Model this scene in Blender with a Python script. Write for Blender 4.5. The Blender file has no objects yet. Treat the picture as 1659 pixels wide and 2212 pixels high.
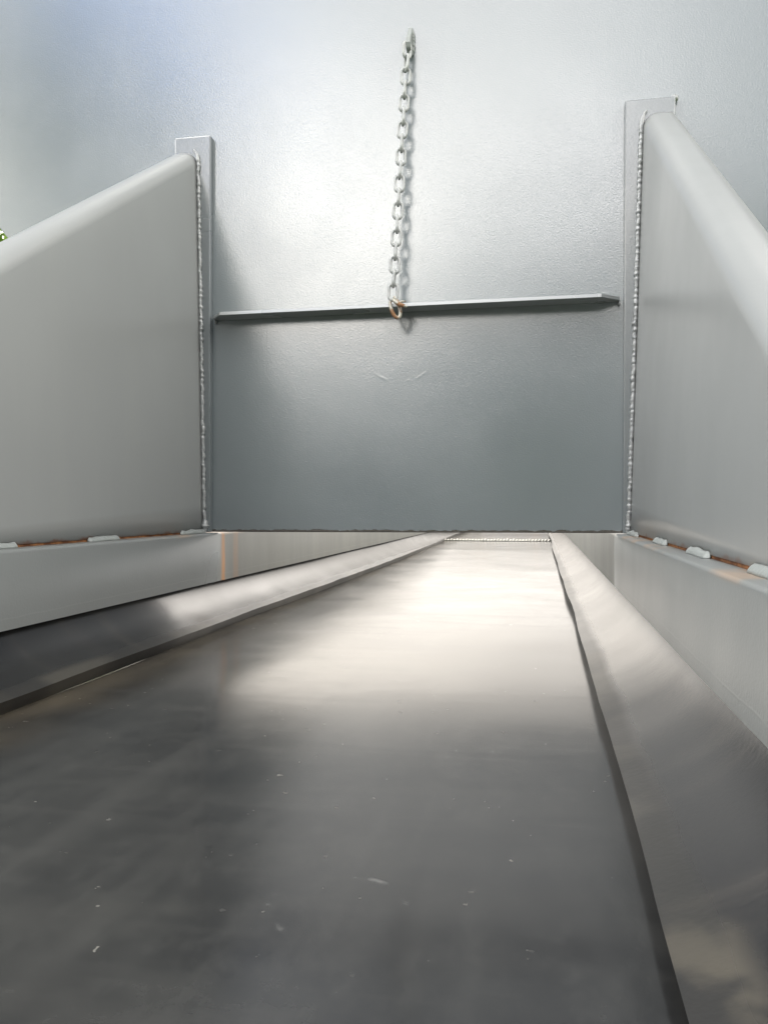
import bpy, bmesh, math, random
from mathutils import Vector, Matrix, noise
random.seed(7)
R = math.radians
S = bpy.context.scene
COL = S.collection
D = 1.4                      # metres from the camera to the chute's end plate, along the belt

# ------------------------------------------------------------------ camera
cd = bpy.data.cameras.new('camera')
cam = bpy.data.objects.new('camera', cd); COL.objects.link(cam)
cd.sensor_fit = 'VERTICAL'; cd.sensor_height = 36.0; cd.sensor_width = 27.0
cd.lens = 1790 / 2212 * 36.0
cd.clip_start = 0.02; cd.clip_end = 2000
cam.location = (0, 0, 0)
cam.rotation_euler = (R(90 - 0.35), R(0.15), R(10.6))
S.camera = cam

# ------------------------------------------------------------------ sky, sun, exposure
SUN_EL, SUN_AZ = 62, 205      # azimuth from +Y (down the belt) towards +X
S.view_settings.view_transform = 'Standard'; S.view_settings.look = 'None'
S.view_settings.gamma = 1.0; S.view_settings.use_curve_mapping = False
S.view_settings.exposure = 1.3
W = bpy.data.worlds.new('World'); S.world = W; W.use_nodes = True
nt = W.node_tree; N = nt.nodes; L = nt.links; N.clear()
out = N.new('ShaderNodeOutputWorld'); bg = N.new('ShaderNodeBackground')
L.new(bg.outputs[0], out.inputs[0]); bg.inputs[1].default_value = 0.1
sky = N.new('ShaderNodeTexSky'); sky.sky_type = 'NISHITA'; sky.sun_disc = False
sky.sun_elevation = R(SUN_EL); sky.sun_rotation = R(SUN_AZ)
tc = N.new('ShaderNodeTexCoord')
def vm(op, a, b=None):
    n = N.new('ShaderNodeVectorMath'); n.operation = op
    L.new(a, n.inputs[0])
    if b is not None: n.inputs[1].default_value = b
    return n.outputs['Value'] if op == 'DOT_PRODUCT' else n.outputs[0]
def mth(op, a, b=None, c=None):
    n = N.new('ShaderNodeMath'); n.operation = op
    for i, v in enumerate((a, b, c)):
        if v is None: continue
        if isinstance(v, (int, float)): n.inputs[i].default_value = v
        else: L.new(v, n.inputs[i])
    return n.outputs[0]
dirv = vm('NORMALIZE', tc.outputs['Generated'])
# ragged cloud cover: a noise over the dome warps every bank of cloud
nz = N.new('ShaderNodeTexNoise'); nz.inputs['Scale'].default_value = 5.0; nz.inputs['Detail'].default_value = 6.0
L.new(dirv, nz.inputs['Vector'])
nzc = mth('SUBTRACT', nz.outputs[0], 0.5)
def cloud_dir(az, el, back=True):
    a, e = R(az), R(el)
    y = -math.cos(a) if back else math.cos(a)
    return (math.sin(a) * math.cos(e), y * math.cos(e), math.sin(e))
def bank(az, el, rad, soft, back=True):
    d = vm('DOT_PRODUCT', dirv, cloud_dir(az, el, back))
    d = mth('ADD', d, mth('MULTIPLY', nzc, 0.05))
    m = N.new('ShaderNodeMapRange'); m.interpolation_type = 'SMOOTHSTEP'
    L.new(d, m.inputs[0])
    m.inputs[1].default_value = math.cos(R(rad + soft)); m.inputs[2].default_value = math.cos(R(max(rad - soft * .3, .1)))
    return m.outputs[0]
col = sky.outputs[0]
def layer(fac, color):
    global col
    n = N.new('ShaderNodeMix'); n.data_type = 'RGBA'
    if isinstance(fac, (int, float)): n.inputs['Factor'].default_value = fac
    else: L.new(fac, n.inputs['Factor'])
    L.new(col, n.inputs[6]); n.inputs[7].default_value = (*color, 1)
    col = n.outputs[2]
# general thin overcast with breaks
brk = N.new('ShaderNodeMapRange'); brk.interpolation_type = 'SMOOTHSTEP'
L.new(nz.outputs[0], brk.inputs[0]); brk.inputs[1].default_value = .25; brk.inputs[2].default_value = .55
brk.inputs[3].default_value = .5; brk.inputs[4].default_value = .95
layer(brk.outputs[0], (6.0, 6.0, 6.15))
# banks of cloud behind the photographer (they show in the gloss of the end plate)
layer(bank(-23.5, 28, 4.5, 5), (5.5, 11, 27))            # a blue gap
layer(bank(-6, 33, 7, 14), (11, 11, 11.2))
layer(bank(-15, 18.5, 4, 8), (31, 29.9, 27.8))              # the bright bank
layer(bank(2, 22, 2, 4), (24, 23.4, 22.8))
layer(bank(-38, 16, 2.5, 4), (28, 27, 24))
layer(bank(-29, 21, 5, 6), (.7, .75, .85))            # a grey bank
layer(bank(88, 40, 22, 20), (29, 28.3, 26.5))  # this and the next: bright side sky added to light the walls
layer(bank(-88, 40, 20, 20), (28, 28, 27.4))
# bright low sky down the belt, beyond the end plate
layer(bank(0, 60, 50, 16, False), (3.4, 3.5, 3.6))
sepd = N.new('ShaderNodeSeparateXYZ'); L.new(dirv, sepd.inputs[0])
def ramp(v, a, b):
    m = N.new('ShaderNodeMapRange'); m.interpolation_type = 'SMOOTHSTEP'; L.new(v, m.inputs[0])
    m.inputs[1].default_value = a; m.inputs[2].default_value = b
    return m.outputs[0]
zw = mth('ADD', sepd.outputs[2], mth('MULTIPLY', nzc, .06))
band = mth('MULTIPLY', ramp(zw, .0, .19), mth('SUBTRACT', 1.0, ramp(zw, .24, .36)))
band = mth('MULTIPLY', band, ramp(sepd.outputs[1], .45, .7))
layer(bank(-2, 25, 15, 14, False), (21, 19.8, 18.4))
layer(band, (6.5, 6.1, 5.55))
layer(mth('MULTIPLY', band, bank(-25, 9, 13, 14, False)), (11.0, 10.2, 9.1))
layer(bank(24, 48, 4, 7, False), (13, 12.5, 12))
L.new(col, bg.inputs[0])

sd = bpy.data.lights.new('sun', 'SUN'); sd.energy = 0.5; sd.angle = R(28); sd.color = (1, .97, .92)
sun = bpy.data.objects.new('sun', sd); COL.objects.link(sun)
sdir = Vector((math.sin(R(SUN_AZ)) * math.cos(R(SUN_EL)), math.cos(R(SUN_AZ)) * math.cos(R(SUN_EL)), math.sin(R(SUN_EL))))
sun.rotation_euler = sdir.to_track_quat('Z', 'Y').to_euler(); sun.location = sdir * 20

# ------------------------------------------------------------------ materials
class Mat:
    def __init__(self, name, rough=.4, spec=.5, metal=0.0, ior=1.5):
        self.m = bpy.data.materials.new(name); self.m.use_nodes = True
        self.t = self.m.node_tree; self.n = self.t.nodes; self.l = self.t.links
        self.p = self.n['Principled BSDF']
        self.p.inputs['Roughness'].default_value = rough
        self.p.inputs['Specular IOR Level'].default_value = spec
        self.p.inputs['Metallic'].default_value = metal
        self.p.inputs['IOR'].default_value = ior
        self.co = self.n.new('ShaderNodeTexCoord').outputs['Object']
    def link(self, v, sock):
        if isinstance(v, (int, float)): sock.default_value = v
        elif isinstance(v, tuple): sock.default_value = (*v, 1) if len(v) == 3 and len(sock.default_value) == 4 else v
        else: self.l.new(v, sock)
    def math(self, op, a, b=None, c=None, clamp=False):
        n = self.n.new('ShaderNodeMath'); n.operation = op; n.use_clamp = clamp
        for i, v in enumerate((a, b, c)):
            if v is not None: self.link(v, n.inputs[i])
        return n.outputs[0]
    def mapping(self, scale=(1, 1, 1), loc=(0, 0, 0), rot=(0, 0, 0)):
        n = self.n.new('ShaderNodeMapping'); self.l.new(self.co, n.inputs[0])
        n.inputs['Scale'].default_value = scale; n.inputs['Location'].default_value = loc; n.inputs['Rotation'].default_value = rot
        return n.outputs[0]
    def noise(self, scale, detail=2, vec=None, rough=.5, dist=0):
        n = self.n.new('ShaderNodeTexNoise'); self.l.new(vec or self.co, n.inputs['Vector'])
        n.inputs['Scale'].default_value = scale; n.inputs['Detail'].default_value = detail
        n.inputs['Roughness'].default_value = rough; n.inputs['Distortion'].default_value = dist
        return n.outputs[0]
    def voro(self, scale, vec=None):
        n = self.n.new('ShaderNodeTexVoronoi'); self.l.new(vec or self.co, n.inputs['Vector'])
        n.inputs['Scale'].default_value = scale
        return n
    def rng(self, v, a, b, c=0.0, d=1.0, smooth=True):
        n = self.n.new('ShaderNodeMapRange'); n.interpolation_type = 'SMOOTHSTEP' if smooth else 'LINEAR'
        self.link(v, n.inputs[0])
        for i, x in enumerate((a, b, c, d)): self.link(x, n.inputs[i + 1])
        return n.outputs[0]
    def mix(self, f, a, b):
        n = self.n.new('ShaderNodeMix'); n.data_type = 'RGBA'
        self.link(f, n.inputs['Factor']); self.link(a, n.inputs[6]); self.link(b, n.inputs[7])
        return n.outputs[2]
    def xyz(self):
        n = self.n.new('ShaderNodeSeparateXYZ'); self.l.new(self.co, n.inputs[0]); return n.outputs
    def bump(self, h, strength=.3, dist=.001, prev=None):
        n = self.n.new('ShaderNodeBump'); self.link(h, n.inputs['Height'])
        n.inputs['Strength'].default_value = strength; n.inputs['Distance'].default_value = dist
        if prev is not None: self.l.new(prev, n.inputs['Normal'])
        return n.outputs[0]
    def color(self, v): self.link(v, self.p.inputs['Base Color'])
    def rough(self, v): self.link(v, self.p.inputs['Roughness'])
    def normal(self, v): self.l.new(v, self.p.inputs['Normal'])

PAINT = (.292, .300, .297)
RUST = (.20, .075, .03)
def specks(M, scale, size, vec=None, keep=.8):
    v = M.voro(scale, vec)
    sep = M.n.new('ShaderNodeSeparateColor'); M.l.new(v.outputs['Color'], sep.inputs[0])
    s = M.math('MULTIPLY', M.rng(sep.outputs[0], keep, 1.0, 0, 1, False), size)
    return M.math('LESS_THAN', v.outputs['Distance'], s)

def paint(name, rough=.3, spec=.7, grain=.2, gscale=300, ior=1.55, bottom_rust=None, tone=PAINT, rust_fringe=None, arcs=False):
    M = Mat(name, rough, spec, 0, ior)
    big = M.noise(2.3, 3)
    dr = M.noise(6, 4, M.mapping((3.5, 3.5, .35)))
    c = M.mix(M.rng(big, .3, .7), tone, tuple(x * .9 for x in tone))
    c = M.mix(M.rng(dr, .5, .75, 0, .10), c, (tone[0] * 1.12, tone[1] * 1.1, tone[2] * 1.04))
    sp = specks(M, 26, .035, keep=.9)
    c = M.mix(M.math('MULTIPLY', sp, .8), c, (.06, .055, .05))
    z = M.xyz()[2]
    if bottom_rust is not None:
        n2 = M.noise(70, 3)
        e = M.math('ADD', bottom_rust, M.math('MULTIPLY', n2, .009))
        f = M.math('LESS_THAN', z, e)
        c = M.mix(f, c, (.05, .038, .03))
    if rust_fringe is not None:
        n2 = M.noise(45, 5)
        e = M.math('ADD', rust_fringe - .004, M.math('MULTIPLY', n2, .016))
        f = M.rng(M.math('SUBTRACT', e, z), .0, .005)
        c = M.mix(M.math('MULTIPLY', f, .85), c, RUST)
    M.color(c)
    M.rough(M.rng(M.noise(5, 3), .3, .7, rough * .88, rough * 1.15))
    ringn = M.n.new('ShaderNodeVectorMath'); ringn.operation = 'DISTANCE'
    M.l.new(M.co, ringn.inputs[0]); ringn.inputs[1].default_value = (-.167 * D, D, .208 * D)
    rd = M.math('ADD', ringn.outputs['Value'], M.math('MULTIPLY', M.noise(30, 3), .008))
    arc = M.rng(M.math('ABSOLUTE', M.math('SUBTRACT', rd, .080)), .0, .0035, 1, 0)
    arc = M.math('MULTIPLY', arc, M.math('MULTIPLY', M.rng(z, .172 * D, .150 * D), M.rng(M.noise(26, 3), .42, .6)))
    g = M.noise(gscale, 2.5, M.mapping((1, 1, 1.25)), .55, .6)
    w = M.noise(9, 2)
    b = M.bump(w, .05, .006)
    b = M.bump(g, grain, .0010, b)
    if arcs: b = M.bump(arc, .14, .0012, b)
    M.normal(b)
    return M.m

ZB = -.0323 * D          # underside of end plate and side walls
ZK = -.094 * D           # underside of the steel skirt plates
HB = -.141 * D           # belt surface
m_plate = paint('glossy grey paint on end plate', .20, 1.0, .21, 370, 1.85, tone=(.175, .203, .214), bottom_rust=ZB + .001, arcs=True)
m_wall = paint('grey paint on side wall', .33, .6, .06, 200, 1.5, rust_fringe=ZB + .003)
m_trim = paint('grey paint on bars', .25, 1.0, .18, 320, 1.8, tone=(.150, .168, .176))
m_weld = paint('painted weld', .34, .8, .5, 420, 1.8, tone=(.29, .30, .30))
m_stitch = paint('brushed light paint', .42, .5, .5, 300, 1.5, tone=(.30, .32, .31))
m_ledge = paint('ledge paint lightened for sky glint', .3, 1.0, .15, 300, 1.8, tone=(.27, .285, .285))  # tone lightened to stand in for sky light on the front edge

def skirt_plate_mat():
    M = Mat('grey paint on skirt plate', .3, .7, 0, 1.55)
    x, y, z = M.xyz()
    big = M.noise(3, 3)
    c = M.mix(M.rng(big, .3, .7), (.215, .225, .222), (.19, .198, .195))
    # beyond the end plate the paint is dirty and streaked
    st = M.noise(1, 4, M.mapping((11, 11, .8)), .65)
    dirt = M.mix(M.rng(st, .3, .75), (.165, .16, .142), (.215, .205, .178))
    inside = M.rng(M.math('ADD', y, M.math('MULTIPLY', M.noise(14, 3), .03)), D + .012, D + .035)
    c = M.mix(M.math('MULTIPLY', inside, .8), c, dirt)
    # one rust run from the corner of plate and wall, left side only
    wob = M.math('MULTIPLY', M.math('SUBTRACT', M.noise(22, 2), .5), .008)
    yy = M.math('ABSOLUTE', M.math('SUBTRACT', M.math('ADD', y, wob), D + .022))
    run = M.rng(yy, .002, .013, 1, 0)
    run = M.math('MULTIPLY', run, M.math('LESS_THAN', x, -.1))
    run2 = M.rng(M.math('ABSOLUTE', M.math('SUBTRACT', M.math('ADD', y, wob), D + .085)), .004, .02, .30, 0)
    run = M.math('MAXIMUM', run, M.math('MULTIPLY', run2, M.math('LESS_THAN', x, -.1)))
    run = M.math('MULTIPLY', run, M.rng(M.noise(1, 3, M.mapping((120, 120, 14))), .25, .6, .45, .95))
    c = M.mix(run, c, (.46, .20, .06))
    # orange wash along the top edge in places
    wash = M.math('MULTIPLY', M.rng(z, ZB - .006, ZB - .0005), M.rng(M.noise(9, 3), .52, .68, 0, .55))
    c = M.mix(wash, c, (.42, .27, .16))
    c = M.mix(M.math('MULTIPLY', specks(M, 30, .04, keep=.88), .8), c, (.06, .055, .05))
    # lap line of the second coat near the lower edge
    lap = M.rng(M.math('ABSOLUTE', M.math('SUBTRACT', M.math('ADD', z, M.math('MULTIPLY', M.noise(30, 2), .004)), ZK + .014)), .0, .0016, .12, 0)
    c = M.mix(lap, c, (.34, .34, .33))
    M.color(c)
    M.rough(M.math('ADD', M.rng(M.noise(4, 2), .3, .7, .27, .36), M.math('MULTIPLY', inside, .22)))
    b = M.bump(M.noise(8, 2), .2, .006)
    b = M.bump(M.noise(300, 2.5, None, .55, .5), .15, .0010, b)
    M.normal(M.bump(lap, .4, .001, b))
    return M.m
m_kick = skirt_plate_mat()

def rust_mat():
    M = Mat('bare rusty steel', .8, .2)
    n1 = M.noise(60, 5); n2 = M.noise(220, 3)
    c = M.mix(M.rng(n1, .35, .65), (.09, .035, .016), (.25, .115, .05))
    c = M.mix(M.rng(n2, .6, .75, 0, .6), c, (.42, .22, .1))
    M.color(c); M.normal(M.bump(n2, .6, .001)); return M.m
m_rust = rust_mat()

def hook_mat():
    M = Mat('galvanised hook with rust', .45, .6, .25)
    n1 = M.noise(95, 4)
    c = M.mix(M.rng(n1, .47, .62), (.42, .40, .34), (.27, .135, .06))
    M.color(c); M.rough(M.rng(n1, .45, .6, .38, .8)); M.normal(M.bump(M.noise(300, 3), .4, .0008)); return M.m
m_hook = hook_mat()

def link_mat():
    M = Mat('grey painted chain', .34, .8, 0, 1.55)
    n1 = M.noise(70, 3)
    c = M.mix(M.rng(n1, .35, .65), (.34, .35, .34), (.44, .45, .44))
    c = M.mix(M.rng(M.noise(150, 3), .66, .72, 0, .7), c, (.12, .11, .10))
    M.color(c); M.normal(M.bump(M.noise(420, 2), .4, .0006)); return M.m
m_link = link_mat()

def belt_mat():
    M = Mat('black conveyor rubber', .3, .5, 0, 1.5)
    x, y, z = M.xyz()
    cross = M.noise(1, 5, M.mapping((2.4, 11, 1), rot=(0, 0, .12)), .65, 1.2)          # scuffs across the belt
    along = M.noise(1, 4, M.mapping((22, 1.0, 1)), .6)
    cloud = M.noise(4.5, 5, None, .6, .4)
    c = M.mix(M.rng(cloud, .3, .72), (.0155, .016, .0166), (.0275, .0277, .0270))
    c = M.mix(M.rng(cross, .45, .8, 0, .4), c, (.055, .053, .049))
    c = M.mix(M.rng(along, .5, .8, 0, .5), c, (.055, .054, .051))
    fine = M.noise(38, 6, M.mapping((1.0, .55, 1), rot=(0, 0, .25)), .7)
    c = M.mix(M.rng(fine, .42, .75, 0, .55), c, (.050, .0495, .047))
    blot = M.noise(13, 4, None, .6, 1.0)
    c = M.mix(M.rng(blot, .52, .72, 0, .45), c, (.044, .0435, .040))
    # brown dust gathered along the left edge
    ed = M.rng(M.math('ADD', x, M.math('MULTIPLY', M.noise(6, 4), .10)), -.36 * D + .01, -.36 * D + .17, 1, 0)
    ed = M.math('MULTIPLY', ed, M.rng(M.noise(11, 5), .3, .65, .25, 1))
    c = M.mix(M.math('MULTIPLY', ed, .75), c, (.15, .125, .09))
    # pale spots of grit and paint
    nd = M.n.new('ShaderNodeTexNoise'); M.l.new(M.co, nd.inputs['Vector']); nd.inputs['Scale'].default_value = 160; nd.inputs['Detail'].default_value = 2
    va = M.n.new('ShaderNodeVectorMath'); va.operation = 'MULTIPLY_ADD'
    M.l.new(nd.outputs['Color'], va.inputs[0]); va.inputs[1].default_value = (.009, .009, .009)
    M.l.new(M.co, va.inputs[2]); wv = va.outputs[0]
    s1 = specks(M, 38, .085, wv, .80)
    s2 = specks(M, 95, .16, wv, .80)
    s3 = specks(M, 11, .055, M.mapping((1, 1.6, 1)), .72)
    scr = M.noise(1, 4, M.mapping((1.6, 62, 1), rot=(0, 0, .05)), .7, .3)
    c = M.mix(M.rng(scr, .5, .75, 0, .22), c, (.058, .056, .052))
    s = M.math('MAXIMUM', M.math('MAXIMUM', s1, M.math('MULTIPLY', s2, .8)), s3)
    s = M.math('MULTIPLY', s, M.rng(M.noise(5, 2), .34, .6, 0, 1))
    c = M.mix(M.math('MULTIPLY', s, M.rng(M.noise(45, 2), .35, .65, .12, .75)), c, (.26, .25, .22))
    # arcs of old scuffing
    ring = M.n.new('ShaderNodeVectorMath'); ring.operation = 'DISTANCE'
    M.l.new(M.co, ring.inputs[0]); ring.inputs[1].default_value = (-.10, .40, HB)
    rr = M.rng(M.math('ABSOLUTE', M.math('SUBTRACT', M.math('ADD', ring.outputs['Value'], M.math('MULTIPLY', M.noise(25, 3), .006)), .037)), .0, .003, 1, 0)
    rr = M.math('MULTIPLY', rr, M.rng(M.noise(30, 3), .52, .62, 0, .55))
    c = M.mix(rr, c, (.2, .2, .19))
    M.color(c)
    r = M.rng(cloud, .3, .7, .15, .20)
    r = M.math('ADD', r, M.rng(cross, .4, .8, 0, .03))
    r = M.math('ADD', r, M.math('MULTIPLY', s, .3))
    r = M.math('ADD', r, M.rng(fine, .45, .75, 0, .025))
    r = M.math('ADD', r, M.rng(scr, .45, .75, 0, .022))
    M.rough(r)
    b = M.bump(M.noise(1, 1, M.mapping((3, 14, 1)), .4), .035, .0014)
    b = M.bump(M.noise(330, 2), .04, .0006, b)
    M.normal(b)
    return M.m
m_belt = belt_mat()

def skirt_mat(name, inner_x, sign):
    M = Mat(name, .34, .46 if sign < 0 else .36, 0, 1.5)
    x, y, z = M.xyz()
    cloud = M.noise(5, 5, None, .6)
    c = M.mix(M.rng(cloud, .3, .7), (.011, .011, .012), (.018, .018, .0175))
    lines = M.noise(1, 4, M.mapping((4, 26, 4)), .6)             # scratches running down the curl
    c = M.mix(M.rng(lines, .5, .8, 0, .25), c, (.09, .078, .064))
    # lip on the belt: its top-lit bevel painted paler, plus ragged tan dust
    dist = M.math('MULTIPLY', M.math('SUBTRACT', x, inner_x), sign)
    lip = M.rng(M.math('ADD', dist, M.math('MULTIPLY', M.math('SUBTRACT', M.noise(9, 3), .5), .012)), .009, .022, 1, 0)
    patch = M.rng(M.noise(7, 4), .45, .6, .25, 1)
    c = M.mix(M.math('MULTIPLY', M.math('MULTIPLY', lip, patch), .65), c, (.085, .078, .064))
    near = M.math('MULTIPLY', M.rng(y, .30, .46, 1, 0), M.rng(M.noise(16, 4), .46, .62, 0, 1))
    near = M.math('MULTIPLY', near, M.rng(dist, .015, .03, 1, 0))
    c = M.mix(M.math('MULTIPLY', near, .6), c, (.13, .113, .085))
    c = M.mix(M.math('MULTIPLY', specks(M, 30, .09, None, .86), .7), c, (.26, .25, .22))
    M.color(c)
    M.rough(M.math('ADD', M.rng(cloud, .3, .7, .21, .27), M.math('MULTIPLY', lip, .15)))
    b = M.bump(M.noise(1, 1, M.mapping((2, 14, 2)), .4), .10, .003)
    M.normal(M.bump(M.noise(260, 2), .12, .0007, b))
    return M.m

def clip_mat():
    M = Mat('bright steel lacing', .3, .5, .9)
    M.color(M.mix(M.noise(200, 2), (.6, .58, .5), (.8, .78, .72))); return M.m
m_clip = clip_mat()

# ------------------------------------------------------------------ helpers
def mesh_obj(name, bm, mat, parent=None, smooth=False, bevel=0, segs=2):
    me = bpy.data.meshes.new(name); bmesh.ops.recalc_face_normals(bm, faces=bm.faces[:]); bm.to_mesh(me); bm.free()
    me.materials.append(mat)
    if smooth:
        for p in me.polygons: p.use_smooth = True
    o = bpy.data.objects.new(name, me); COL.objects.link(o)
    if parent: o.parent = parent
    if bevel:
        b = o.modifiers.new('bevel', 'BEVEL'); b.width = bevel; b.segments = segs; b.limit_method = 'ANGLE'; b.angle_limit = R(35)
    return o
def thing(name, label, cat, loc=(0, 0, 0), group=None):
    o = bpy.data.objects.new(name, None); COL.objects.link(o); o.empty_display_size = .1
    o.location = loc; o['label'] = label; o['category'] = cat
    if group: o['group'] = group
    return o
def tag(o, label, cat, group=None):
    o['label'] = label; o['category'] = cat
    if group: o['group'] = group
def prism_xz(bm, pts, y0, y1):
    """polygon given in (x, z), extruded from y0 to y1"""
    a = [bm.verts.new((x, y0, z)) for x, z in pts]; b = [bm.verts.new((x, y1, z)) for x, z in pts]
    bm.faces.new(a); bm.faces.new(b[::-1])
    for i in range(len(pts)):
        j = (i + 1) % len(pts); bm.faces.new((a[j], a[i], b[i], b[j]))
def prism_yz(bm, pts, x0, x1):
    a = [bm.verts.new((x0, y, z)) for y, z in pts]; b = [bm.verts.new((x1, y, z)) for y, z in pts]
    bm.faces.new(a); bm.faces.new(b[::-1])
    for i in range(len(pts)):
        j = (i + 1) % len(pts); bm.faces.new((a[j], a[i], b[i], b[j]))
def box(bm, x0, x1, y0, y1, z0, z1): prism_xz(bm, [(x0, z0), (x1, z0), (x1, z1), (x0, z1)], y0, y1)
def tube(bm, pts, rad, n=10, closed=False, cap=True):
    """tube along points; rad is a number or a function of the index"""
    pts = [Vector(p) for p in pts]; m = len(pts); rings = []
    up = None
    for i, p in enumerate(pts):
        if closed: t = pts[(i + 1) % m] - pts[i - 1]
        else: t = pts[min(i + 1, m - 1)] - pts[max(i - 1, 0)]
        t.normalize()
        if up is None:
            up = Vector((0, 1, 0)) if abs(t.y) < .9 else Vector((1, 0, 0))
        u = (up - t * up.dot(t)).normalized(); v = t.cross(u); up = u
        r = rad(i) if callable(rad) else rad
        ring = []
        for k in range(n):
            a = 2 * math.pi * k / n
            rr = r(k) if callable(r) else r
            ring.append(bm.verts.new(p + (u * math.cos(a) + v * math.sin(a)) * rr))
        rings.append(ring)
    for i in range(m if closed else m - 1):
        A, B = rings[i], rings[(i + 1) % m]
        for k in range(n): bm.faces.new((A[k], A[(k + 1) % n], B[(k + 1) % n], B[k]))
    if cap and not closed:
        bm.faces.new(rings[0][::-1]); bm.faces.new(rings[-1])
def fbm(*p): return noise.fractal(Vector(p), 1.0, 2.0, 3)

# ------------------------------------------------------------------ ground
GZ = -1.45
bm = bmesh.new()
nx = 60
V = {}
for i in range(nx + 1):
    for j in range(nx + 1):
        u, v = (i / nx - .5) * 2, (j / nx - .5) * 2
        x, y = 300 * u * abs(u), 300 * v * abs(v)
        V[i, j] = bm.verts.new((x, y, GZ + .06 * fbm(x * .2, y * .2, 0)))
for i in range(nx):
    for j in range(nx): bm.faces.new((V[i, j], V[i + 1, j], V[i + 1, j + 1], V[i, j + 1]))
Mg = Mat('short grass', .8, .2)
Mg.color(Mg.mix(Mg.rng(Mg.noise(3, 6), .3, .7), (.05, .10, .02), (.10, .15, .035)))
Mg.normal(Mg.bump(Mg.noise(40, 4), .6, .03))
g = mesh_obj('ground', bm, Mg.m, smooth=True); g['kind'] = 'structure'

# ------------------------------------------------------------------ conveyor belt (with its row of lacing)
def belt_z(x, y):
    s = .0016 * fbm(x * 3.1 + 4, y * 1.7, 2) + .0010 * math.sin(y * 5.2 + 1.3 + x * 2)
    return HB + s
Y0, Y1 = -1.0, 9.5
bx0, bx1 = -.470 * D, .155 * D
bm = bmesh.new()
ys = []
y = Y0
while y < Y1:
    ys.append(y); y += .02 if y < 2.5 else .06
ys.append(Y1)
xs = [bx0 + (bx1 - bx0) * i / 48 for i in range(49)]
top = [[bm.verts.new((x, y, belt_z(x, y))) for x in xs] for y in ys]
bot = [[bm.verts.new((x, y, belt_z(x, y) - .010)) for x in (bx0, bx1)] for y in ys]
for j in range(len(ys) - 1):
    for i in range(48): bm.faces.new((top[j][i], top[j][i + 1], top[j + 1][i + 1], top[j + 1][i]))
    bm.faces.new((bot[j][0], bot[j + 1][0], bot[j + 1][1], bot[j][1]))
    bm.faces.new((top[j][0], top[j + 1][0], bot[j + 1][0], bot[j][0]))
    bm.faces.new((top[j][48], bot[j][1], bot[j + 1][1], top[j + 1][48]))
belt = mesh_obj('conveyor_belt', bm, m_belt, smooth=True)
tag(belt, 'wide black rubber conveyor belt running away beneath the grey end plate', 'conveyor belt')
YL = 3.42 * D                # the lacing
bm = bmesh.new(); tube(bm, [(-.395 * D, YL, HB + .003), (.045 * D, YL - .02, HB + .003)], .0022, 8)
rod = mesh_obj('lacing_pin', bm, m_clip, belt, True)
def clip_mesh():
    bm = bmesh.new()
    pts = [(0, -.024, 0), (.002, -.018, .004), (.004, -.006, .0065), (.005, .006, .0065), (.007, .018, .004), (.009, .024, 0)]
    tube(bm, pts, .0042, 6)
    me = bpy.data.meshes.new('lacing_clip'); bm.to_mesh(me); bm.free(); me.materials.append(m_clip)
    for p in me.polygons: p.use_smooth = True
    return me
cm = clip_mesh()
nc = 34
for i in range(nc):
    o = bpy.data.objects.new('lacing_clip', cm); COL.objects.link(o); o.parent = rod
    f = (i + .5) / nc
    o.location = (-.392 * D + .434 * D * f, YL - .02 * f, HB + .002)
    o.scale = (1, 1, 1 + random.uniform(-.15, .25))

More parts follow.
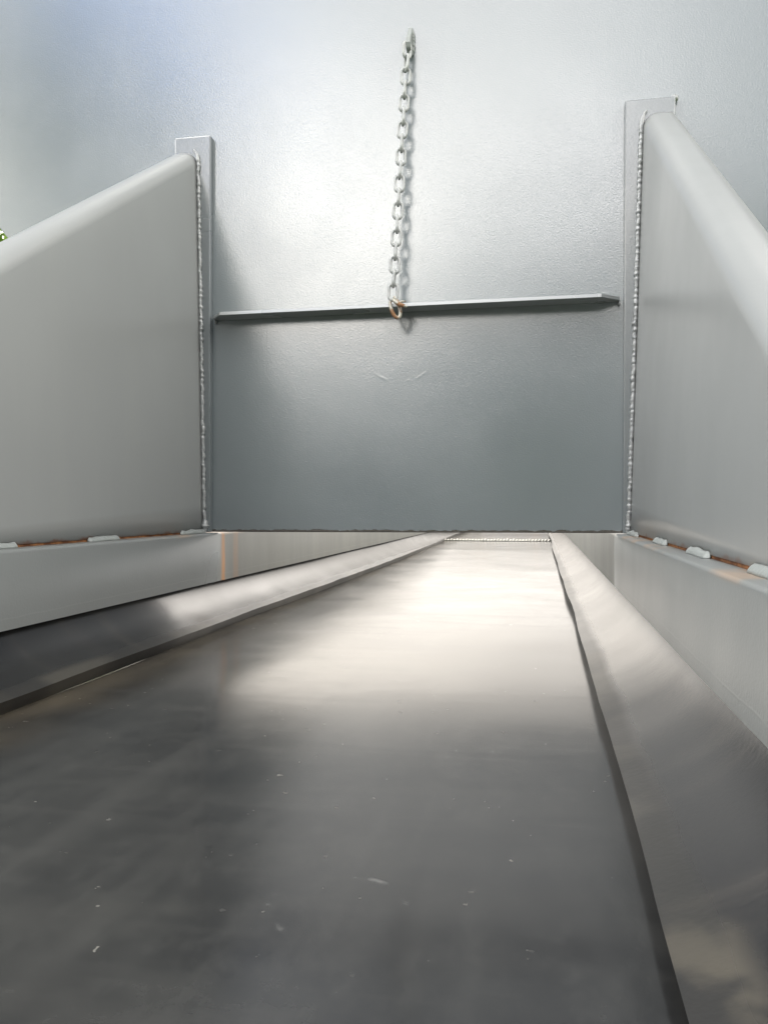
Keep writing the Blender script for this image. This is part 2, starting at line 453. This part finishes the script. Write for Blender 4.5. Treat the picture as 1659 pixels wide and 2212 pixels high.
# ------------------------------------------------------------------ rubber skirts
def rubber_skirt(side):
    """side -1 = left, +1 = right"""
    top_x = (-.4015 if side < 0 else .0866) * D
    in_x = (-.357 if side < 0 else .0408) * D
    off = .006 * -side                                   # towards the outside of the plate
    T = .013
    bm = bmesh.new(); rings = []
    ys = []; y = -.6
    while y < 6.0 * D: ys.append(y); y += .025 if y < 2.4 else .05
    for y in ys:
        wob = .0018 * fbm(y * 3.0, side * 5, 1) + .0014 * math.sin(y * 4.1 + side)
        if y > 1.6 * D: wob += (.0025 * math.sin((y - 1.6 * D) * 3.3 + .7)) * min(1, (y - 1.6 * D) / .8)
        far = max(0, y - 2.2 * D) / (1.4 * D)
        wob += (-.040 if side < 0 else .006) * min(far, 1.3) * (1)
        if side > 0: wob *= 1
        ix = in_x + wob
        if side > 0 and y < .75: ix -= .0065 * min(1, (.75 - y) / .45)
        ox = top_x - off + side * .0100
        bul = 1 + .06 * fbm(y * 2.2, 3, side)
        P0 = Vector((ox, -.075 * D)); P1 = Vector((ox - side * .002, -.106 * D))
        P2 = Vector((ox + (ix - ox) * .46, HB + T + abs(ix - ox) * .17)); P3 = Vector((ix, HB + T))
        prof = []
        for k in range(17):
            t = k / 16
            q = P0 * (1 - t) ** 3 + P1 * 3 * t * (1 - t) ** 2 + P2 * 3 * t * t * (1 - t) + P3 * t ** 3
            prof.append(q)
        hz = .0012 * fbm(y * 6, side, 0)
        up = [bm.verts.new((q.x, y, q.y + (hz + .001) * (k / 16))) for k, q in enumerate(prof)]
        lo = []
        for k, q in enumerate(prof):
            a = prof[max(k - 1, 0)]; b = prof[min(k + 1, 16)]
            t = (b - a).normalized(); n = Vector((-t.y, t.x))
            if n.y > 0 or (k < 3 and n.x * side < 0): n = -n
            if k < 3: n = Vector((side, 0))
            p = q + n * T
            if k == 16: p.x += side * .003; p.y = HB - .001
            lo.append(bm.verts.new((p.x, y, p.y if k in (0, 1, 2, 3, 16) else max(p.y, HB + .0012))))
        rings.append(up + lo[::-1])
    n = len(rings[0])
    for a, b in zip(rings, rings[1:]):
        for k in range(n): bm.faces.new((a[k], a[(k + 1) % n], b[(k + 1) % n], b[k]))
    bm.faces.new(rings[0]); bm.faces.new(rings[-1][::-1])
    m = skirt_mat('skirt rubber', in_x, side)
    o = mesh_obj('rubber_skirt', bm, m, smooth=True)
    w = o.modifiers.new('es', 'EDGE_SPLIT'); w.split_angle = R(40)
    return o
o = rubber_skirt(-1); tag(o, 'black rubber skirt strip curling onto the belt along its left side, dark cut edge showing', 'rubber skirt', 'rubber skirts along the belt')
o = rubber_skirt(1); tag(o, 'black rubber skirt strip curling onto the belt along its right side, tan dusty lip', 'rubber skirt', 'rubber skirts along the belt')

# ------------------------------------------------------------------ steel loading chute
ch = thing('steel_chute', 'grey painted steel loading chute with end plate and two sloping side walls over the belt', 'chute', (-.155 * D, D, 0))
def part(name, bm, mat, parent=None, **k):
    o = mesh_obj(name, bm, mat, None, **k)
    p = parent or ch
    o.parent = p
    o.matrix_parent_inverse = Matrix.Translation(ch.location).inverted() if p is ch else Matrix()
    return o
# end plate: narrow between the walls, flaring upwards like a hopper
bm = bmesh.new()
prism_xz(bm, [(-.4575 * D, ZB + .0015), (.150 * D, ZB + .0015), (.150 * D, .0724 * D), (.715 * D, .75 * D), (-1.022 * D, .75 * D), (-.4575 * D, .0724 * D)], D, D + .010)
plate = part('end_plate', bm, m_plate, bevel=.0012)
# flat bars beside the walls
DS = .014
def sh(z): return .0062 * z
bm = bmesh.new()
zt, zb = .4697 * D, ZB + .0012
prism_xz(bm, [(-.4575 * D, zb), (-.4094 * D, zb), (-.4094 * D + sh(zt), zt), (-.4545 * D, zt)], D - DS, D - .0004)
bar_l = part('edge_bar', bm, m_trim, bevel=.002)
bm = bmesh.new()
zt = .4665 * D
prism_xz(bm, [(.0946 * D, zb), (.1480 * D, zb), (.1530 * D, zt), (.0946 * D + sh(zt), zt)], D - DS, D - .0004)
bar_r = part('edge_bar', bm, m_trim, bevel=.002)

# side walls with rolled top flange
def wall_x(side, z):
    f = (z - ZB) / (.4556 * D - ZB)
    return (-.4175 - .0070 * f) * D if side < 0 else (.1025 + .0155 * f) * D
SL = {-1: .628, 1: .640}
def top_z(side, y): return .4560 * D - SL[side] * (D - y)
def side_wall(side):
    rr = .017 * D
    xo_top = (-.4545 if side < 0 else .1500) * D
    bm = bmesh.new(); rings = []
    n = 70; ya, yb = D - DS - .0006, .285 * D
    for i in range(n + 1):
        y = ya + (yb - ya) * i / n
        zt = top_z(side, y); zl = ZB + .0034
        buckle = .0015 * fbm(y * 2.4, side * 3, 0)
        pts = []
        for k in range(15):
            z = zl + (zt - rr - zl) * k / 14
            pts.append((wall_x(side, z) + buckle * math.sin(math.pi * k / 14), z))
        bx, bz = pts[-1]
        xc = bx + side * rr
        for k in range(1, 9):
            a = math.pi / 2 * k / 8
            pts.append((xc - side * rr * math.cos(a), bz + rr * math.sin(a)))
        wd = abs(xo_top - wall_x(side, .44 * D)) - rr
        pts.append((xc + side * wd * .5, zt)); pts.append((xc + side * wd, zt - .001))
        rings.append([bm.verts.new((p[0], y, p[1])) for p in pts])
    for a, b in zip(rings, rings[1:]):
        for k in range(len(a) - 1): bm.faces.new((a[k], a[k + 1], b[k + 1], b[k]))
    o = part('side_wall', bm, m_wall, smooth=True)
    # thickness goes outwards, away from the belt
    me = o.data; c = sum((p.normal.x * p.area for p in me.polygons))
    if c * side > 0: me.flip_normals()
    s = o.modifiers.new('solid', 'SOLIDIFY'); s.thickness = .006; s.offset = -1
    return o
walls = {s: side_wall(s) for s in (-1, 1)}
# weld where wall meets bar: a rippled bead
def bead(path, r0, seed, parent, name='weld_bead', mat=None, amp=.35):
    bm = bmesh.new()
    P = []
    for i, p in enumerate(path):
        P.append(Vector(p) + Vector((.0016 * fbm(i * .11, seed, 0), .0006 * fbm(i * .2, seed, 3), 0)))
    def rad(i):
        rip = .5 + .5 * math.sin(i * 1.05 + 1.5 * fbm(i * .07, seed, 1))
        tp = min(1, .35 + min(i, len(path) - 1 - i) / 10)
        sp = tp * (1 + amp * fbm(i * .33, seed, 4) + .20 * fbm(i * .05, seed, 9))
        return lambda k: r0 * (.92 + .08 * rip) * sp * (1 + .20 * noise.noise(Vector((i * .45, k * 1.1, seed))))
    tube(bm, P, rad, 10)
    o = part(name, bm, mat or m_weld, parent, smooth=True)
    return o
for s in (-1, 1):
    path = []
    n = 420
    for i in range(n + 1):
        z = ZB + .006 + (.4340 * D - ZB) * i / n
        path.append((wall_x(s, z) - s * .0025, D - DS - .0025, z))
    # round over the top of the rolled flange
    for k in range(1, 8):
        a = math.pi / 2 * k / 13
        path.append((wall_x(s, z) - s * .0025 + s * .017 * D * (1 - math.cos(a)), D - DS - .0025, z + .0185 * D * math.sin(a)))
    bead(path, 0.0033 if s < 0 else .0039, 3 + s, walls[s])
    # blob of weld at the foot
    bx = wall_x(s, ZB)
    foot = [(bx - s * .003, D - DS - .003, ZB + .024 - .0016 * i) for i in range(15)]
    bead(foot, .0068, 17 + s, walls[s], amp=.6)
    # short bead over the top end of the flat bar
    xa, xb, zt = ((-.451 * D, -.414 * D, .4697 * D) if s < 0 else (.112 * D, .150 * D, .4665 * D))
    bead([(xa + (xb - xa) * i / 40, D - .003, zt + .0012) for i in range(41)], .0032, 30 + s, bar_l if s < 0 else bar_r)
# one drop of weld on the corner of the right-hand bar
bm = bmesh.new()
bmesh.ops.create_icosphere(bm, subdivisions=2, radius=.0062, matrix=Matrix.Translation((.1525 * D, D - DS * .5, .4660 * D)))
part('weld_drop', bm, m_weld, bar_r, smooth=True)

# stiffener ledge across the end plate, ends cut back
xl, xr = -.4040 * D, .0915 * D
zs = lambda x: .2385 * D + .0
bm = bmesh.new()
P = [(xl, D - .0004), (xr, D - .0004), (xr, D - .012), (xr - .030, D - .040), (xl + .022, D - .040), (xl, D - .012)]
a = [bm.verts.new((x, y + (.0017 if y < D - .03 else 0), .2420 * D)) for x, y in P]; b = [bm.verts.new((x, y, .2420 * D - .0062)) for x, y in P]
bm.faces.new(a); bm.faces.new(b[::-1])
for i in range(6):
    j = (i + 1) % 6; bm.faces.new((a[j], a[i], b[i], b[j]))
ledge = part('stiffener_ledge', bm, m_ledge, bevel=.0008)
for s, x in ((1, xr + .0005), (-1, xl - .0005)):
    bead([(x - s * .001, D - .002 - .0005 * i, .2420 * D - .006 - .0007 * i) for i in range(10)], .0032, 50 + s, ledge)

# skirt plates: thick bars under the walls, running on beyond the end plate
for s in (-1, 1):
    xi = (-.4015 if s < 0 else .0866) * D
    bm = bmesh.new()
    cs = [(xi, ZK), (xi, ZB - .004), (xi + s * .0012, ZB - .0012), (xi + s * .004, ZB), (xi + s * .060, ZB), (xi + s * .060, ZB - .008), (xi + s * .009, ZB - .010), (xi + s * .009, ZK)]
    n = 90; ya, yb = -.5, 6.0 * D
    rings = []
    for i in range(n + 1):
        y = ya + (yb - ya) * (i / n)
        w = .0016 * fbm(y * 1.8, s * 7, 0)
        rings.append([bm.verts.new((x + w * (1 if z < ZB - .006 else .3), y, z)) for x, z in cs])
    m = len(cs)
    for A, B in zip(rings, rings[1:]):
        for k in range(m): bm.faces.new((A[k], A[(k + 1) % m], B[(k + 1) % m], B[k]))
    bm.faces.new(rings[0]); bm.faces.new(rings[-1][::-1])
    sp = part('skirt_plate', bm, m_kick, smooth=True)
    e = sp.modifiers.new('es', 'EDGE_SPLIT'); e.split_angle = R(50)
    # bare rusty gap between the wall and this plate
    bm = bmesh.new()
    wx = wall_x(s, ZB)
    box(bm, min(wx + s * .0012, wx + s * .005), max(wx + s * .0012, wx + s * .005), .285 * D, D - DS - .001, ZB + .0003, ZB + .0045)
    part('rusty_seam', bm, m_rust, walls[s])
    # stitch welds bridging it
    runs = [(.920, .990), (.715, .772), (.560, .606), (.415, .455), (.30, .33)] if s < 0 else [(.905, .990), (.706, .770), (.534, .600), (.375, .428)]
    for q, (y0, y1) in enumerate(runs):
        bm = bmesh.new(); rr = []
        nn = 36
        for i in range(nn + 1):
            y = (y0 + (y1 - y0) * i / nn) * D
            endf = min(1, min(i, nn - i) / 2.2 + .35)
            h = (.0066 + .0022 * fbm(y * 28, q, s)) * endf; d = .0062 * endf * (1 + .2 * fbm(y * 22, q + 5, s))
            prof = [(0, h), (-s * d * .22, h * .97), (-s * d * .62, h * .70), (-s * d * .92, h * .30), (-s * d, .0), (0, .0)]
            rr.append([bm.verts.new((wx + x + .0005 * fbm(y * 90, i, z * 100), y, ZB + z + .0002)) for x, z in prof])
        for A, B in zip(rr, rr[1:]):
            for k in range(6): bm.faces.new((A[k], A[(k + 1) % 6], B[(k + 1) % 6], B[k]))
        bm.faces.new(rr[0]); bm.faces.new(rr[-1][::-1])
        part('stitch_weld', bm, m_stitch, walls[s], smooth=True)
# unseen plate added at the far end, widened to darken the belt's reflection
bm = bmesh.new(); box(bm, -1.05 * D, .74 * D, 6.0 * D + .002, 6.0 * D + .012, ZK, .17 * D)
part('unseen_far_plate', bm, m_kick)

# lug that carries the chain
bm = bmesh.new()
lx = -.1530 * D
prism_yz(bm, [(D - .0002, .5480 * D), (D - .016, .5455 * D), (D - .027, .5480 * D), (D - .029, .5540 * D), (D - .025, .5620 * D), (D - .0002, .5830 * D)], lx - .0038, lx + .0044)
lug = part('chain_lug', bm, m_stitch, bevel=.0016)
bead([(lx + .005, D - .003, .5480 * D + .0011 * i) for i in range(40)], .0030, 61, lug, mat=m_stitch)

# ------------------------------------------------------------------ chain
top = Vector((-.1545 * D, D - .0235, .5467 * D)); bot_ = Vector((-.1690 * D, D - .0485, .2535 * D))
axis = (top - bot_).normalized()
NL = 19
pitch = (top - bot_).length / (NL - 1)
wr = .0026
def link_path(L, rad, n=9):
    pts = []
    hs = L / 2 - rad
    for k in range(n + 1):
        a = math.pi * k / n; pts.append((rad * math.cos(a), 0, hs + rad * math.sin(a)))
    pts += [(-rad, 0, hs * .33), (-rad, 0, -hs * .33)]
    for k in range(n + 1):
        a = math.pi + math.pi * k / n; pts.append((rad * math.cos(a), 0, -hs + rad * math.sin(a)))
    pts += [(rad, 0, -hs * .33), (rad, 0, hs * .33)]
    return pts
bm = bmesh.new()
tube(bm, link_path(pitch + 2 * wr - .0006, .0068), wr, 10, closed=True)
# the weld nub at the middle of one side of each link
bmesh.ops.create_uvsphere(bm, u_segments=8, v_segments=6, radius=.0027, matrix=Matrix.Translation((.0069, 0, 0)) @ Matrix.Diagonal((1, 1, .55, 1)))
lm = bpy.data.meshes.new('link'); bm.to_mesh(lm); bm.free(); lm.materials.append(m_link)
for p in lm.polygons: p.use_smooth = True
chain = thing('chain', 'grey steel chain hanging down the end plate with a rusty open hook link', 'chain', tuple(top))
ax_x = (Vector((1, 0, 0)) - axis * axis.x).normalized(); ax_y = axis.cross(ax_x)
q0 = Matrix((ax_x, ax_y, axis)).transposed().to_quaternion()
inv = Matrix.Translation(top).inverted()
for i in range(NL):
    o = bpy.data.objects.new('link', lm); COL.objects.link(o); o.parent = chain
    c = top.lerp(bot_, i / (NL - 1))
    tw = (0 if i % 2 == 0 else math.pi / 2) + R(10.6) + .10 * math.sin(i * 1.7) + (.55 * max(0, 1 - i / 2))
    tilt = .04 * math.sin(i * 2.3)
    o.rotation_mode = 'QUATERNION'
    o.rotation_quaternion = q0 @ Matrix.Rotation(tilt, 4, 'Y').to_quaternion() @ Matrix.Rotation(tw, 4, 'Z').to_quaternion()
    o.location = c - top
# rusty cold shut at the end: open loop with a tongue
hp = bot_ - axis * (pitch * .5 + .012)
bm = bmesh.new()
loop = []
for k in range(26):
    t = k / 25
    a = math.pi * (.5 + .10) + t * math.pi * 2 * .93
    loop.append((.0068 * math.cos(a) + .001, .003 * math.sin(a * .5), .0175 * math.sin(a) * (1 if math.sin(a) < 0 else 1.0)))
tube(bm, loop, lambda i: .0031 if 3 < i < 22 else .0027, 10)
hk = mesh_obj('hook', bm, m_hook, None, True); hk.parent = chain
hk.location = hp - top + Vector((.0045, -.001, -.003)); hk.rotation_euler = (R(-12), R(-14), R(25))
bm = bmesh.new()
tube(bm, [(-.002, 0, .014), (.003, -.001, .008), (.010, -.003, .003), (.017, -.004, .0005), (.0215, -.004, -.002)], lambda i: [.0030, .0036, .0036, .0026, .0010][i], 10)
tube(bm, [(-.001, 0, .010), (.006, .002, .007), (.013, .003, .009), (.018, .004, .0085)], lambda i: [.0026, .0028, .0022, .0010][i], 10)
tg = mesh_obj('hook_tongue', bm, m_hook, None, True); tg.parent = hk
tg.rotation_euler = (R(12), R(14), R(-25))

# ------------------------------------------------------------------ tree beyond the plate's left corner
def leaf_mat(name, a, b):
    M = Mat(name, .55, .3)
    M.color(M.mix(M.rng(M.noise(3, 3), .35, .65), a, b)); return M.m
ml = leaf_mat('leaf', (.10, .19, .02), (.18, .28, .04))
mb = Mat('bark', .9, .2); mb.color(mb.mix(mb.noise(20, 4), (.06, .045, .03), (.14, .11, .08)))
tx, ty = -7.1, 9.7
tr = thing('tree', 'sunlit green tree beyond the left corner of the end plate', 'tree', (tx, ty, GZ))
bm = bmesh.new()
tube(bm, [(0, 0, 0), (.05, 0, 1.0), (.0, .06, 2.0), (.1, .1, 3.4)], lambda i: [.17, .14, .11, .04][i], 10)
for k in range(7):
    a = k * .9; tube(bm, [(0, 0, 1.5 + .2 * k), (.5 * math.cos(a), .5 * math.sin(a), 2.1 + .25 * k), (1.1 * math.cos(a), 1.1 * math.sin(a), 2.5 + .28 * k)], lambda i: [.06, .04, .015][i], 6)
o = mesh_obj('trunk', bm, mb.m, tr, True)
def crown(bm, clumps, n, size, rs):
    for (cx, cy, cz, r) in clumps:
        for i in range(n):
            d = Vector((rs.gauss(0, 1), rs.gauss(0, 1), rs.gauss(0, 1))).normalized() * r * rs.uniform(.45, 1.0) ** .6
            p = Vector((cx, cy, cz)) + d * Vector((1, 1, .8)).length / 1.62
            u = Vector((rs.gauss(0, 1), rs.gauss(0, 1), rs.gauss(0, 1))).normalized(); v = u.orthogonal().normalized()
            s = size * rs.uniform(.6, 1.3)
            bm.faces.new([bm.verts.new(p + u * s), bm.verts.new(p + v * s * .45), bm.verts.new(p - u * s), bm.verts.new(p - v * s * .45)])
rs = random.Random(11)
bm = bmesh.new()
cl = [(rs.gauss(0, .8), rs.gauss(0, .8), rs.uniform(2.4, 4.4), rs.uniform(.55, .95)) for _ in range(16)]
crown(bm, cl, 420, .09, rs)
mesh_obj('crown', bm, ml, tr)

# far-off wood behind the photographer: it darkens the lower half of the end plate's reflection
bm = bmesh.new(); rs = random.Random(5)
cl = []
for k in range(110):
    a = R(rs.uniform(-75, 75)); dd = rs.uniform(24, 32)
    ad = math.degrees(a)
    prof = [(-75, 8), (-38, 7.0), (-22, 4.6), (-13, 5.2), (-7, 8.6), (3, 9.6), (12, 9.0), (75, 8)]
    for (a0, h0), (a1, h1) in zip(prof, prof[1:]):
        if a0 <= ad <= a1: hgt = h0 + (h1 - h0) * (ad - a0) / (a1 - a0)
    hgt += rs.uniform(-.7, .7)
    for q in range(4):
        cl.append((dd * math.sin(a) + rs.gauss(0, .8), -dd * math.cos(a) + rs.gauss(0, .8), GZ + hgt * (.2 + .22 * q) + .4, rs.uniform(1.1, 1.8)))
crown(bm, cl, 70, .42, rs)
mw = leaf_mat('far leaves', (.06, .10, .03), (.10, .14, .045))
wd = mesh_obj('woodland', bm, mw); wd['kind'] = 'stuff'
